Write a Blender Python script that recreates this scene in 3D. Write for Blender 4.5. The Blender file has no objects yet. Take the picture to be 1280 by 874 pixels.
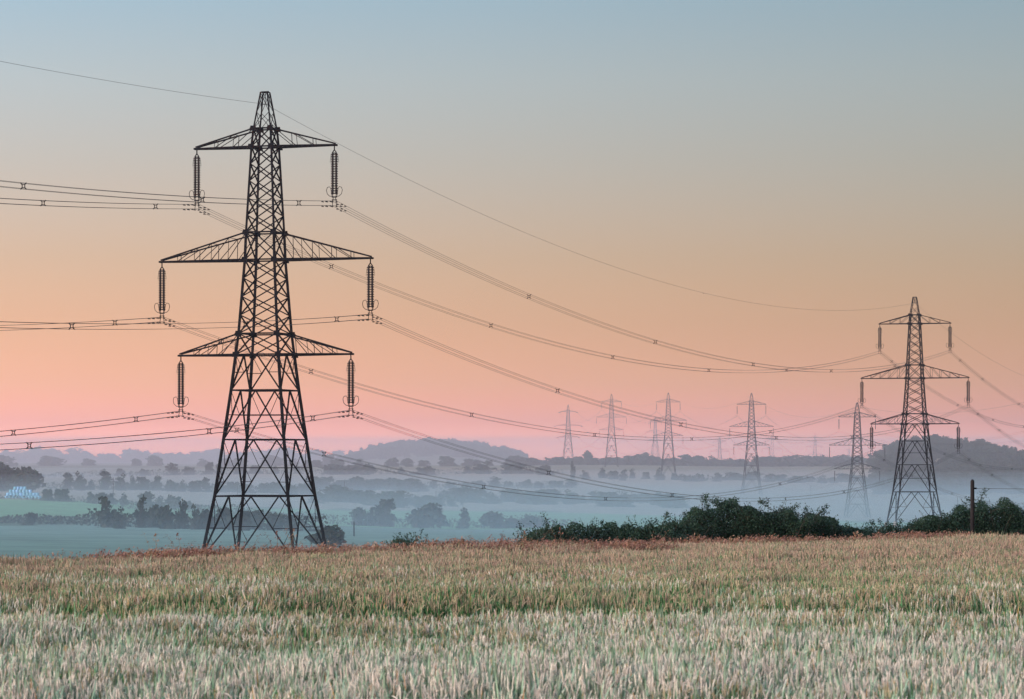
import bpy, math, random
import numpy as np
from mathutils import Vector, Matrix

# ------------------------------------------------------------------ camera, sky, sun, exposure
S = bpy.context.scene
COL = S.collection
EYE = 2.3                      # eye height over the ground the photographer stands on
F = 4000.0                     # focal length in pixels of the 1280 px wide photograph
HOR = 578.0                    # eye level row
cd = bpy.data.cameras.new('camera')
cd.sensor_width = 36.0
cd.lens = 36.0 * F / 1280
cd.shift_y = (HOR - 437.0) / 1280
cd.clip_start, cd.clip_end = 0.5, 30000
cd.dof.use_dof = True
cd.dof.focus_distance = 210.0
cd.dof.aperture_fstop = 10.0
cam = bpy.data.objects.new('camera', cd)
cam.location = (0, 0, EYE)
cam.rotation_euler = (math.pi / 2, 0, 0)
COL.objects.link(cam)
S.camera = cam

SUN_EL, SUN_AZ = math.radians(9.0), math.radians(-122.0)    # azimuth from the view axis, negative = left
w = bpy.data.worlds.new('World')
S.world = w
w.use_nodes = True
nt = w.node_tree
nt.nodes.clear()
N, L = nt.nodes.new, nt.links.new
out = N('ShaderNodeOutputWorld')
sky = N('ShaderNodeTexSky')
sky.sky_type = 'NISHITA'
sky.sun_disc = False
sky.sun_elevation = SUN_EL
sky.sun_rotation = SUN_AZ
sky.dust_density = 2.0
bg1 = N('ShaderNodeBackground')
L(sky.outputs[0], bg1.inputs[0])
bg1.inputs[1].default_value = 0.05
tc = N('ShaderNodeTexCoord')
sep = N('ShaderNodeSeparateXYZ')
L(tc.outputs['Generated'], sep.inputs[0])
ramp = N('ShaderNodeValToRGB')
mr = N('ShaderNodeMapRange')
mr.inputs['From Min'].default_value = 0.0
mr.inputs['From Max'].default_value = 1.0
pw = N('ShaderNodeMath'); pw.operation = 'POWER'; pw.inputs[1].default_value = 0.5
mx = N('ShaderNodeMath'); mx.operation = 'MAXIMUM'; mx.inputs[1].default_value = 0.0
L(sep.outputs['Z'], mx.inputs[0]); L(mx.outputs[0], pw.inputs[0]); L(pw.outputs[0], ramp.inputs[0])


def lin(r, g, b):
    f = lambda c: ((c / 255 + 0.055) / 1.055) ** 2.4 if c > 10 else c / 3294.6
    return (f(r), f(g), f(b), 1.0)


SKYTAB = [(578, (2.6, 0.65, 0.2)), (560, (2.6, 0.62, 0.2)), (527, (1.119, 0.345, 0.2)), (480, (0.806, 0.346, 0.2)), (403, (0.6, 0.311, 0.2)), (323, (0.483, 0.305, 0.223)), (203, (0.376, 0.328, 0.31)), (103, (0.32, 0.348, 0.378)), (8, (0.241, 0.332, 0.414))]
els = ramp.color_ramp.elements
pts = [(math.sqrt(max(0, (HOR - y) / F)), (*c, 1)) for y, c in SKYTAB] + [(0.6, (0.30, 0.45, 0.58, 1)), (1.0, (0.26, 0.42, 0.60, 1))]
while len(els) < len(pts):
    els.new(0.5)
for e, (p, c) in zip(els, pts):
    e.position = p
    e.color = c
# the sky is a little brighter towards the sunrise on the left
dt = N('ShaderNodeVectorMath'); dt.operation = 'DOT_PRODUCT'
dt.inputs[1].default_value = (-1, 0, 0)
L(tc.outputs['Generated'], dt.inputs[0])
mxm = N('ShaderNodeMapRange'); mxm.interpolation_type = 'SMOOTHSTEP'
for k_, v_ in zip((1, 2, 3, 4), (-0.55, 0.55, 0.4, 1.6)):
    mxm.inputs[k_].default_value = v_
L(dt.outputs['Value'], mxm.inputs[0])
bg2 = N('ShaderNodeBackground')
L(ramp.outputs[0], bg2.inputs[0]); L(mxm.outputs[0], bg2.inputs[1])
ad = N('ShaderNodeAddShader')
L(bg1.outputs[0], ad.inputs[0]); L(bg2.outputs[0], ad.inputs[1]); L(ad.outputs[0], out.inputs[0])

sd = bpy.data.lights.new('sun', 'SUN')
sd.energy = 5.0
sd.angle = math.radians(50)
sd.color = (1.0, 0.81, 0.78)
sun = bpy.data.objects.new('sun', sd)
sdir = Vector((math.sin(SUN_AZ) * math.cos(SUN_EL), math.cos(SUN_AZ) * math.cos(SUN_EL), math.sin(SUN_EL)))
sun.rotation_euler = sdir.to_track_quat('Z', 'Y').to_euler()
sun.location = (-40, 0, 60)
COL.objects.link(sun)

S.view_settings.view_transform = 'Standard'
S.view_settings.look = 'None'
S.view_settings.exposure = 0.0
S.view_settings.gamma = 1.0
S.cycles.volume_bounces = 4
S.cycles.max_bounces = 6
S.cycles.diffuse_bounces = 2
S.cycles.transparent_max_bounces = 8
S.cycles.use_denoising = True
S.render.filter_size = 1.3

rng = np.random.default_rng(7)
random.seed(7)


# ------------------------------------------------------------------ helpers
def tag(o, label=None, cat=None, group=None, kind=None):
    if label: o['label'] = label
    if cat: o['category'] = cat
    if group: o['group'] = group
    if kind: o['kind'] = kind
    return o


def link(o, parent=None):
    COL.objects.link(o)
    if parent is not None:
        o.parent = parent
    return o


def empty(name, loc, rz=0.0):
    o = bpy.data.objects.new(name, None)
    o.location = loc
    o.rotation_euler = (0, 0, rz)
    o.empty_display_size = 0.5
    return link(o)


def mesh(name, v, f, mats=(), smooth=False, mi=None):
    me = bpy.data.meshes.new(name)
    v = np.asarray(v, dtype=np.float32).reshape(-1, 3)
    if isinstance(f, np.ndarray):
        k = f.shape[1]
        me.vertices.add(len(v)); me.vertices.foreach_set('co', v.ravel())
        me.loops.add(f.size); me.loops.foreach_set('vertex_index', f.ravel().astype(np.int32))
        me.polygons.add(len(f))
        me.polygons.foreach_set('loop_start', np.arange(0, f.size, k, dtype=np.int32))
        me.update(calc_edges=True)
    else:
        me.from_pydata(v.tolist(), [], f)
    for m in mats:
        me.materials.append(m)
    if mi is not None:
        me.polygons.foreach_set('material_index', np.asarray(mi, dtype=np.int32))
    if smooth:
        me.polygons.foreach_set('use_smooth', np.ones(len(me.polygons), dtype=bool))
    me.validate()
    me.update()
    return me


def obj(name, me, parent=None):
    return link(bpy.data.objects.new(name, me), parent)


class MB:
    """collects boxes, beams and tubes for one mesh"""
    def __init__(self):
        self.v, self.f, self.n = [], [], 0

    def add(self, v, f):
        v = np.asarray(v, dtype=float)
        self.v.append(v)
        self.f += [tuple(int(i) + self.n for i in q) for q in f]
        self.n += len(v)

    def beam(self, a, b, t, t2=None, caps=True):
        a, b = Vector(a), Vector(b)
        d = (b - a).normalized()
        up = Vector((0, 0, 1)) if abs(d.z) < 0.95 else Vector((0, 1, 0))
        s = d.cross(up).normalized(); u = s.cross(d)
        t2 = t if t2 is None else t2
        q = []
        for p, k in ((a, t), (b, t2)):
            for i, j in ((-1, -1), (1, -1), (1, 1), (-1, 1)):
                q.append(p + s * (i * k / 2) + u * (j * k / 2))
        f = [(0, 1, 5, 4), (1, 2, 6, 5), (2, 3, 7, 6), (3, 0, 4, 7)]
        if caps:
            f += [(3, 2, 1, 0), (4, 5, 6, 7)]
        self.add([tuple(p) for p in q], f)

    def tube(self, pts, r, sides=6, caps=True):
        pts = [Vector(p) for p in pts]
        rr = r if hasattr(r, '__len__') else [r] * len(pts)
        v, f = [], []
        n = len(pts)
        for i, p in enumerate(pts):
            d = (pts[min(i + 1, n - 1)] - pts[max(i - 1, 0)]).normalized()
            up = Vector((0, 0, 1)) if abs(d.z) < 0.9 else Vector((0, 1, 0))
            s = d.cross(up).normalized(); u = s.cross(d)
            for k in range(sides):
                a = 2 * math.pi * k / sides + math.pi / sides
                v.append(tuple(p + s * (rr[i] * math.cos(a)) + u * (rr[i] * math.sin(a))))
        for i in range(n - 1):
            for k in range(sides):
                k2 = (k + 1) % sides
                f.append((i * sides + k, i * sides + k2, (i + 1) * sides + k2, (i + 1) * sides + k))
        if caps:
            f.append(tuple(range(sides - 1, -1, -1)))
            f.append(tuple((n - 1) * sides + k for k in range(sides)))
        self.add(v, f)

    def mesh(self, name, mats=(), smooth=False):
        return mesh(name, np.concatenate(self.v), self.f, mats, smooth)


def nodes_of(name):
    m = bpy.data.materials.new(name)
    m.use_nodes = True
    return m, m.node_tree.nodes, m.node_tree.links, m.node_tree.nodes['Principled BSDF']


def mat_simple(name, c1, c2=None, scale=2.0, rough=0.7, metal=0.0, rand=0.0, bump=0.0, spec=0.3, coord='Object'):
    m, n, l, b = nodes_of(name)
    b.inputs['Roughness'].default_value = rough
    b.inputs['Metallic'].default_value = metal
    b.inputs['Specular IOR Level'].default_value = spec
    tc_ = n.new('ShaderNodeTexCoord')
    nz = n.new('ShaderNodeTexNoise'); nz.inputs['Scale'].default_value = scale; nz.inputs['Detail'].default_value = 5
    l.new(tc_.outputs[coord], nz.inputs['Vector'])
    mx_ = n.new('ShaderNodeMix'); mx_.data_type = 'RGBA'
    cr = n.new('ShaderNodeMapRange'); cr.inputs[1].default_value = 0.32; cr.inputs[2].default_value = 0.68
    l.new(nz.outputs['Fac'], cr.inputs[0])
    l.new(cr.outputs[0], mx_.inputs['Factor'])
    mx_.inputs['A'].default_value = (*c1, 1); mx_.inputs['B'].default_value = (*(c2 or c1), 1)
    res = mx_.outputs['Result']
    if rand > 0:
        oi = n.new('ShaderNodeObjectInfo')
        hs = n.new('ShaderNodeHueSaturation')
        ma = n.new('ShaderNodeMath'); ma.operation = 'MULTIPLY_ADD'; ma.inputs[1].default_value = rand; ma.inputs[2].default_value = 1 - rand / 2
        l.new(oi.outputs['Random'], ma.inputs[0]); l.new(ma.outputs[0], hs.inputs['Value'])
        mh = n.new('ShaderNodeMath'); mh.operation = 'MULTIPLY_ADD'; mh.inputs[1].default_value = rand * 0.08; mh.inputs[2].default_value = 0.5 - rand * 0.04
        l.new(oi.outputs['Random'], mh.inputs[0]); l.new(mh.outputs[0], hs.inputs['Hue'])
        l.new(res, hs.inputs['Color'])
        res = hs.outputs['Color']
    l.new(res, b.inputs['Base Color'])
    if bump > 0:
        bp = n.new('ShaderNodeBump'); bp.inputs['Strength'].default_value = bump
        l.new(nz.outputs['Fac'], bp.inputs['Height']); l.new(bp.outputs[0], b.inputs['Normal'])
    return m


M = {}
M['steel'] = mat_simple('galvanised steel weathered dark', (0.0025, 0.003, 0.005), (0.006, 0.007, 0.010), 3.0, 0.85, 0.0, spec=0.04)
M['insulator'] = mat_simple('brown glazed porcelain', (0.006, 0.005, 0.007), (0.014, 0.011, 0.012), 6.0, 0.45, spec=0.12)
M['cable'] = mat_simple('weathered aluminium cable', (0.05, 0.045, 0.05), (0.07, 0.06, 0.06), 0.4, 0.6)
M['bark'] = mat_simple('bark', (0.035, 0.028, 0.022), (0.06, 0.05, 0.04), 5.0, 0.9)
M['leaf_far'] = mat_simple('far foliage', (0.016, 0.032, 0.024), (0.034, 0.050, 0.032), 0.35, 0.8, rand=0.35)
M['leaf_hedge'] = mat_simple('hawthorn leaves', (0.009, 0.036, 0.025), (0.030, 0.066, 0.034), 1.6, 0.6, rand=0.25)
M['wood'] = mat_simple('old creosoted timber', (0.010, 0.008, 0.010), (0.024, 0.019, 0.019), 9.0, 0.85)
M['bale'] = mat_simple('pale blue stretch film', (0.20, 0.52, 0.76), (0.30, 0.62, 0.84), 1.5, 0.5, rand=0.5)


# ------------------------------------------------------------------ terrain
YN = [0, 40, 58, 80, 150, 350, 500, 690, 800, 1000, 1230, 1400, 1780, 2170, 2600, 3000, 3500, 4200, 5500, 8200]
ZL = [-2.3, -2.3, -2.55, -3.4, -7, -10.5, -12.6, -15, -15.5, -15.3, -14.2, -13.5, -12, -10.5, -9, -6.5, -4, -3, 0, 4]
ZC = [-2.3, -2.3, -2.38, -3.0, -7, -10.8, -13.5, -16.5, -18.5, -21, -22, -21, -16.5, -10.5, -3.6, -2.4, -5, -7, -2, 4]
ZR = [-2.3, -2.3, -2.3, -2.7, -6, -9.5, -11.5, -13.2, -15, -21, -25, -25.5, -20, -12, -5, -3, -5, -6, -2, 4]
_T = np.linspace(math.log(30), math.log(8300), 700)


def _smooth(z):
    a = np.interp(np.exp(_T) - 30, YN, z)
    k = np.exp(-np.linspace(-2.5, 2.5, 17) ** 2); k /= k.sum()
    return np.convolve(np.pad(a, 8, mode='edge'), k, 'valid')


_PL, _PC, _PR = _smooth(ZL), _smooth(ZC), _smooth(ZR)


def ground(x, y):
    x = np.asarray(x, float); y = np.asarray(y, float)
    t = np.log(np.maximum(y, 0) + 30)
    l, c, r = (np.interp(t, _T, p) for p in (_PL, _PC, _PR))
    u = np.clip(x / np.maximum(y, 20), -0.17, 0.16)
    a = np.clip(-u / 0.17, 0, 1); b = np.clip(u / 0.15, 0, 1)
    a = a * a * (3 - 2 * a); b = b * b * (3 - 2 * b)
    z = c + a * (l - c) + b * (r - c)
    # the wooded hills
    hx, hy = (545 - 640) / F * 4700, 4700
    z = z + 27 * np.exp(-((x - hx) / 130) ** 2 - ((y - hy) / 420) ** 2)
    hx, hy = (1165 - 640) / F * 2250, 2250
    z = z + 18 * np.exp(-(np.where(x < hx, (x - hx) / 38, (x - hx) / 75)) ** 2 - ((y - hy) / 260) ** 2)
    und = 0.35 * np.sin(x / 37 + y / 90) + 0.4 * np.sin(x / 71 - y / 140 + 1.3)
    z = z + und * np.clip((y - 250) / 500, 0, 1)
    return z + EYE


def gz(x, y):
    return float(ground(x, y))


def edge_y(x):
    """where the wheat stops: a slanting field edge"""
    return 56.5 + 0.85 * np.asarray(x, float)


yr = np.concatenate([np.linspace(-40, 90, 66)[:-1], np.exp(np.linspace(math.log(90), math.log(6050), 190))])
ur = np.concatenate([np.linspace(-0.75, -0.19, 14)[:-1], np.linspace(-0.19, 0.19, 97), np.linspace(0.19, 0.75, 14)[1:]])
YY, UU = np.meshgrid(yr, ur, indexing='ij')
XX = UU * (np.maximum(YY, 0) + 70)
ZZ = ground(XX, YY)
nr, nc = YY.shape
idx = np.arange(nr * nc).reshape(nr, nc)
fc = np.stack([idx[:-1, :-1], idx[:-1, 1:], idx[1:, 1:], idx[1:, :-1]], -1).reshape(-1, 4)
gme = mesh('ground', np.stack([XX, YY, ZZ], -1).reshape(-1, 3), fc, smooth=True)
# field colours: each field keeps one crop; borders follow the hedgerows
FIELDS = [  # (depth at u=-0.16, depth at u=0, depth at u=0.16, colour) -- up to that depth
    (64, 68, 72, (0.10, 0.075, 0.045)), (330, 300, 260, (0.10, 0.15, 0.08)),
    (780, 1010, 900, (0.15, 0.24, 0.20)), (930, 1015, 905, (0.07, 0.11, 0.07)), (1195, 1390, 1300, (0.13, 0.29, 0.13)),
    (1205, 1400, 1310, (0.06, 0.09, 0.06)), (1560, 1700, 1600, (0.30, 0.25, 0.20)), (1990, 2000, 1900, (0.26, 0.21, 0.16)),
    (2400, 2500, 2300, (0.28, 0.22, 0.17)), (3200, 3000, 2700, (0.20, 0.18, 0.13)), (99999, 99999, 99999, (0.12, 0.13, 0.09))]
colr = np.zeros((nr * nc, 4), np.float32); colr[:, 3] = 1
uu = (XX / np.maximum(YY, 1)).ravel(); yy = YY.ravel()
done = np.zeros(nr * nc, bool)
for a, b, c, rgb in FIELDS:
    lim = np.interp(uu, [-0.16, 0, 0.16], [a, b, c])
    s = (~done) & (yy <= lim)
    colr[s, :3] = rgb
    done |= s
ca = gme.color_attributes.new('crop', 'FLOAT_COLOR', 'POINT')
ca.data.foreach_set('color', colr.ravel())
m, n, l, b = nodes_of('farmland')
at = n.new('ShaderNodeAttribute'); at.attribute_name = 'crop'
tcn = n.new('ShaderNodeTexCoord')
nz = n.new('ShaderNodeTexNoise'); nz.inputs['Scale'].default_value = 0.06; nz.inputs['Detail'].default_value = 8; nz.inputs['Roughness'].default_value = 0.7
l.new(tcn.outputs['Object'], nz.inputs['Vector'])
hs = n.new('ShaderNodeHueSaturation')
mp = n.new('ShaderNodeMapRange'); mp.inputs[1].default_value = 0.3; mp.inputs[2].default_value = 0.7; mp.inputs[3].default_value = 0.62; mp.inputs[4].default_value = 1.32
wv = n.new('ShaderNodeTexWave'); wv.inputs['Scale'].default_value = 0.045; wv.inputs['Distortion'].default_value = 1.2; wv.inputs['Detail'].default_value = 3
rotm = n.new('ShaderNodeMapping'); rotm.inputs['Rotation'].default_value = (0, 0, 1.15)
l.new(tcn.outputs['Object'], rotm.inputs[0]); l.new(rotm.outputs[0], wv.inputs['Vector'])
ml = n.new('ShaderNodeMath'); ml.operation = 'MULTIPLY_ADD'; ml.inputs[1].default_value = 0.14; l.new(wv.outputs['Fac'], ml.inputs[0]); l.new(mp.outputs[0], ml.inputs[2])
l.new(nz.outputs['Fac'], mp.inputs[0]); l.new(ml.outputs[0], hs.inputs['Value']); l.new(at.outputs['Color'], hs.inputs['Color'])
l.new(hs.outputs['Color'], b.inputs['Base Color']); b.inputs['Roughness'].default_value = 0.95; b.inputs['Specular IOR Level'].default_value = 0.1
gme.materials.append(m)
tag(obj('ground', gme), kind='structure')


def pos(px, d, sink=0.0):
    x = (px - 640) / F * d
    return Vector((x, d, gz(x, d) - sink))


# ------------------------------------------------------------------ pylons
# unit beam with an L-shaped section, along +Z from 0 to 1
Lp = [(-.5, -.5), (.5, -.5), (.5, -.18), (-.18, -.18), (-.18, .5), (-.5, .5)]
lv = [(x, y, 0) for x, y in Lp] + [(x, y, 1) for x, y in Lp]
lf = [(i, (i + 1) % 6, (i + 1) % 6 + 6, i + 6) for i in range(6)] + [(0, 3, 2, 1), (0, 5, 4, 3), (6, 7, 8, 9), (6, 9, 10, 11)]
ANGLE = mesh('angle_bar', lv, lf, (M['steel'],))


def bar(name, a, b, t, parent):
    a, b = Vector(a), Vector(b)
    d = b - a
    o = bpy.data.objects.new(name, ANGLE)
    q = d.to_track_quat('Z', 'Y').to_matrix().to_4x4()
    o.matrix_local = Matrix.Translation(a) @ q @ Matrix.Diagonal((t, t, d.length, 1))
    link(o, parent)
    return o


LEV = [(0, 10.9), (6.93, 8.5), (13.1, 7.02), (18.5, 5.75), (22.4, 4.96), (24.7, 4.5), (32.8, 3.43), (35.8, 3.24), (45.2, 2.33), (47.2, 1.98), (51.2, 0.78)]
ARMS = [(45.2, 47.2, 8.1, 2, 'top'), (32.8, 35.8, 12.25, 4, 'middle'), (22.4, 24.7, 10.0, 3, 'bottom')]
INS = 6.35


def body_w(z, ext=0.0):
    zs = [a if a > 20 else a for a, _ in LEV]
    return float(np.interp(z, zs, [b for _, b in LEV]))


def lattice(ext):
    """lines of the body: (a, b, thickness, kind)"""
    k = (22.4 + ext) / 22.4
    Z = lambda z: z * k if z < 22.4 else z + ext
    W = lambda z: body_w(z)
    cor = lambda z, i: (((-1, -1), (1, -1), (1, 1), (-1, 1))[i % 4])
    P = lambda z, i: Vector((cor(z, i)[0] * W(z) / 2, cor(z, i)[1] * W(z) / 2, Z(z)))
    res = []
    xlev = [51.2, 49.0, 47.2, 45.2] + [45.2 - 9.4 * j / 5 for j in range(1, 6)] + [32.8] + [32.8 - 8.1 * j / 4 for j in range(1, 5)] + [22.4]
    for hi, lo in zip(xlev[:-1], xlev[1:]):
        t = 0.06 if hi > 47.5 else 0.13
        for i in range(4):
            res.append((P(hi, i), P(lo, i + 1), t)); res.append((P(hi, i + 1), P(lo, i), t))
    for z in (51.2, 47.2, 45.2, 35.8, 32.8, 24.7, 22.4, 18.5, 13.1, 6.93):
        for i in range(4):
            res.append((P(z, i), P(z, i + 1), 0.16 if z < 48 else 0.09))
    kl = [22.4, 18.5, 13.1, 6.93, 0]
    for hi, lo in zip(kl[:-1], kl[1:]):
        for i in range(4):
            mid = (P(hi, i) + P(hi, i + 1)) / 2
            zm = (hi + lo) / 2
            for a, b_ in ((i, i + 1), (i + 1, i)):
                foot = P(lo, a)
                res.append((mid, foot, 0.16))
                dm = (mid + foot) / 2
                pm = P(zm, a)
                res.append((pm, dm, 0.075))
                top = P(hi, a)
                res.append((top, dm, 0.065))
                if hi < 19:
                    dq = mid * 0.25 + foot * 0.75
                    pq = P(hi * 0.25 + lo * 0.75, a)
                    res.append((pq, dq, 0.06)); res.append((pm, dq, 0.055))
            if hi < 22:
                a0 = (mid + P(lo, i)) / 2; a1 = (mid + P(lo, i + 1)) / 2
                if hi > 12:
                    res.append((a0, a1, 0.075))
    return res, P, Z


def arm_lines(zb, zt, half, n, side, Z):
    wb, wt = body_w(zb), body_w(zt)
    chords, struts = [], []
    tip = lambda s: Vector((side * half, s * 0.22, Z(zb) + 0.0))
    B = lambda t, s: Vector((side * wb / 2, s * wb / 2, Z(zb))).lerp(tip(s), t)
    T = lambda t, s: Vector((side * wt / 2, s * wt / 2, Z(zt))).lerp(tip(s) + Vector((0, 0, 0.18)), t)
    for s in (-1, 1):
        chords.append((B(0, s), B(1, s), 0.19)); chords.append((T(0, s), T(1, s), 0.15))
    chords.append((B(1, -1) + Vector((side * 0.1, -0.15, 0)), B(1, 1) + Vector((side * 0.1, 0.15, 0)), 0.2))
    ts = [(j + 1) / (n + 1) for j in range(n)]
    for j, t in enumerate(ts):
        for s in (-1, 1):
            struts.append((B(t, s), T(t, s), 0.06))
            prev = 0 if j == 0 else ts[j - 1]
            struts.append((T(prev, s) if False else B(t, s), T(prev, s), 0.07) if j % 2 == 0 or True else None)
        struts.append((B(t, -1), B(t, 1), 0.08))
        prev = 0 if j == 0 else ts[j - 1]
        struts.append((B(prev, -1), B(t, 1), 0.07))
        struts.append((T(t, -1), T(t, 1), 0.05))
    return chords, struts


def leg_mesh(i, ext):
    _, P, Z = lattice(ext)
    mb = MB()
    zs = [a for a, _ in LEV]
    for lo, hi in zip(zs[:-1], zs[1:]):
        t = 0.27 if hi <= 22.5 else (0.235 if hi < 40 else (0.19 if hi < 48 else 0.13))
        mb.beam(P(lo, i) - Vector((0, 0, 0.4 if lo == 0 else 0)), P(hi, i), t)
    return mb.mesh('leg', (M['steel'],))


def lathe(mb, prof, c, sides=10):
    v, f = [], []
    for r, z in prof:
        for k in range(sides):
            a = 2 * math.pi * k / sides
            v.append((c[0] + r * math.cos(a), c[1] + r * math.sin(a), c[2] + z))
    for i in range(len(prof) - 1):
        for k in range(sides):
            k2 = (k + 1) % sides
            f.append((i * sides + k, (i + 1) * sides + k, (i + 1) * sides + k2, i * sides + k2))
    mb.add(v, f)


def insulator_meshes(double=True):
    """hangs from z = 0 down to the cable clamps at z = -INS"""
    mb = MB()
    offs = (-0.2, 0.2) if double else (0.0,)
    for ox in offs:
        prof = [(0.03, -0.75)]
        z = -0.8
        for k in range(17):
            prof += [(0.10, z), (0.21, z - 0.08), (0.205, z - 0.16), (0.10, z - 0.165)]
            z -= 0.265
        prof += [(0.04, z), (0.04, z - 0.25)]
        lathe(mb, prof, (ox, 0, 0), 10 if double else 6)
    st = mb.mesh('insulator_string', (M['insulator'],))
    hb = MB()      # hanger and yokes
    hb.beam((0, 0, 0.05), (0, 0, -0.45), 0.10)
    hb.beam((-0.26, 0, -0.75), (0, 0, -0.4), 0.09); hb.beam((0.26, 0, -0.75), (0, 0, -0.4), 0.09); hb.beam((-0.26, 0, -0.75), (0.26, 0, -0.75), 0.09)
    hang = hb.mesh('hanger', (M['steel'],))
    yb = MB()
    yb.beam((-0.3, 0, -5.55), (0.3, 0, -5.55), 0.12)
    yb.beam((-0.12, 0, -5.55), (-0.25, 0, -6.1), 0.05); yb.beam((0.12, 0, -5.55), (0.25, 0, -6.1), 0.05)
    yb.beam((-0.12, 0, -5.55), (-0.25, 0, -6.6), 0.05); yb.beam((0.12, 0, -5.55), (0.25, 0, -6.6), 0.05)
    yb.beam((-0.3, 0, -5.85), (0.3, 0, -5.85), 0.07)
    for x in (-0.25, 0.25):
        for z in (-6.1, -6.6):
            yb.beam((x, -0.2, z), (x, 0.2, z), 0.09)
    yoke = yb.mesh('yoke_plate', (M['steel'],))
    horns = []
    for s in (-1, 1):
        h = MB()
        p = [(0.1, -5.5), (0.55, -5.45), (0.82, -5.2), (0.92, -4.8), (0.82, -4.5), (0.58, -4.42), (0.42, -4.6), (0.36, -5.0), (0.3, -5.4)]
        h.tube([(s * a, 0, z) for a, z in p], 0.035, 5)
        horns.append(h.mesh('arcing_horn', (M['steel'],)))
    ups = []
    for s in (-1, 1):
        h = MB()
        p = [(0.2, -0.75), (0.38, -0.9), (0.46, -1.4), (0.5, -1.75), (0.4, -1.8)]
        h.tube([(s * a, 0, z) for a, z in p], 0.02, 4)
        ups.append(h.mesh('arcing_rod', (M['steel'],)))
    return st, hang, yoke, horns, ups


_g = MB(); _g.beam((-0.42, 0, 0.0), (0.42, 0, 0.0), 0.06); _g.add([(-.4, -.02, -.28), (.4, -.02, -.28), (.3, -.02, .28), (-.3, -.02, .28), (-.4, .02, -.28), (.4, .02, -.28), (.3, .02, .28), (-.3, .02, .28)], [(0, 1, 2, 3), (7, 6, 5, 4), (0, 4, 5, 1), (1, 5, 6, 2), (2, 6, 7, 3), (3, 7, 4, 0)])
GUSSET = _g.mesh('gusset_plate', (M['steel'],))
INSD, INSS = insulator_meshes(True), insulator_meshes(False)


def hang_points(root, ext=0.0):
    mw = Matrix.Translation(root.location) @ Matrix.Rotation(root.rotation_euler.z, 4, 'Z')
    res = {}
    for zb, zt, half, n, nm in ARMS:
        for side in (-1, 1):
            res[(nm, side)] = mw @ Vector((side * (half - 0.05), 0, zb + ext - INS))
    res['peak'] = mw @ Vector((0, 0, 49.9 + ext))
    return res


def pylon_full(loc, yaw, label):
    """every bar its own object"""
    root = empty('electricity_pylon', loc, yaw)
    tag(root, label, 'pylon', 'steel lattice pylons crossing the valley')
    lines, P, Z = lattice(0)
    for i in range(4):
        obj('leg', leg_mesh(i, 0), root)
    for a, b_, t in lines:
        bar('brace', a, b_, t, root)
    for z in (47.2, 45.2, 35.8, 32.8, 24.7, 22.4):       # plates bolted where arms meet the legs
        for i in range(4):
            p = P(z, i)
            sy = 1 if p.y > 0 else -1
            g_ = obj('gusset_plate', GUSSET, root)
            g_.location = (p.x, p.y + sy * 0.15, p.z)
    pk = MB(); pk.beam((-0.42, 0, 51.25), (0.42, 0, 51.25), 0.14); pk.beam((0, 0, 51.2), (0, 0, 49.9), 0.06); pk.beam((-0.5, 0, 49.9), (0.5, 0, 49.9), 0.08)
    obj('peak_plate', pk.mesh('peak_plate', (M['steel'],)), root)
    for zb, zt, half, n, nm in ARMS:
        for side in (-1, 1):
            ch, st = arm_lines(zb, zt, half, n, side, Z)
            mb = MB()
            for a, b_, t in ch:
                mb.beam(a, b_, t)
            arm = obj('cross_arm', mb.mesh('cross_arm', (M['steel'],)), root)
            for a, b_, t in st:
                bar('strut', a, b_, t, arm)
            s_, h_, y_, hs_, us_ = INSD
            io = obj('insulator_string', s_, root)
            io.location = (side * (half - 0.05), 0, zb - 0.12)
            obj('hanger', h_, io); obj('yoke_plate', y_, io)
            for q in hs_: obj('arcing_horn', q, io)
            for q in us_: obj('arcing_rod', q, io)
    for i in range(4):
        ft = MB(); p = P(0, i)
        ft.tube([(p.x, p.y, -1.2), (p.x, p.y, -0.15), (p.x, p.y, 0.1)], [0.55, 0.5, 0.38], 8)
        obj('footing', ft.mesh('footing', (M['concrete'],)), root)
    return root


M['concrete'] = mat_simple('concrete', (0.22, 0.21, 0.2), (0.3, 0.29, 0.27), 4.0, 0.9)
FAR = {}


def far_meshes(ext, tension):
    key = (ext, tension)
    if key in FAR:
        return FAR[key]
    lines, P, Z = lattice(ext)
    mb = MB()
    for a, b_, t in lines:
        mb.beam(a, b_, t * 1.15, caps=False)
    pk = MB(); pk.tube([(0, 0, Z(51.2) - 0.3), (0, 0, Z(51.2) + 0.5)], [0.35, 0.12], 5)
    arms = []
    for zb, zt, half, n, nm in ARMS:
        for side in (-1, 1):
            ch, st = arm_lines(zb, zt if not tension else zb + 1.4, half if not tension else half * 0.9, n, side, Z)
            am = MB()
            for a, b_, t in ch: am.beam(a, b_, t * 1.1)
            for a, b_, t in st: am.beam(a, b_, t, caps=False)
            arms.append((am.mesh('cross_arm', (M['steel'],)), side * (half - 0.05), zb + ext - 0.12))
    tmb = MB()
    for s in (-1, 1):
        for q in (-0.25, 0.25):
            tmb.tube([(q, s * 0.4, -0.15), (q, s * 4.6, -0.75)], 0.17, 6)
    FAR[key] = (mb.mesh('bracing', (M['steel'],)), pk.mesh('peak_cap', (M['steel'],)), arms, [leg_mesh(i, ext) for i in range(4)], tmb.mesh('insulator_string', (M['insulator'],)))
    return FAR[key]


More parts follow.
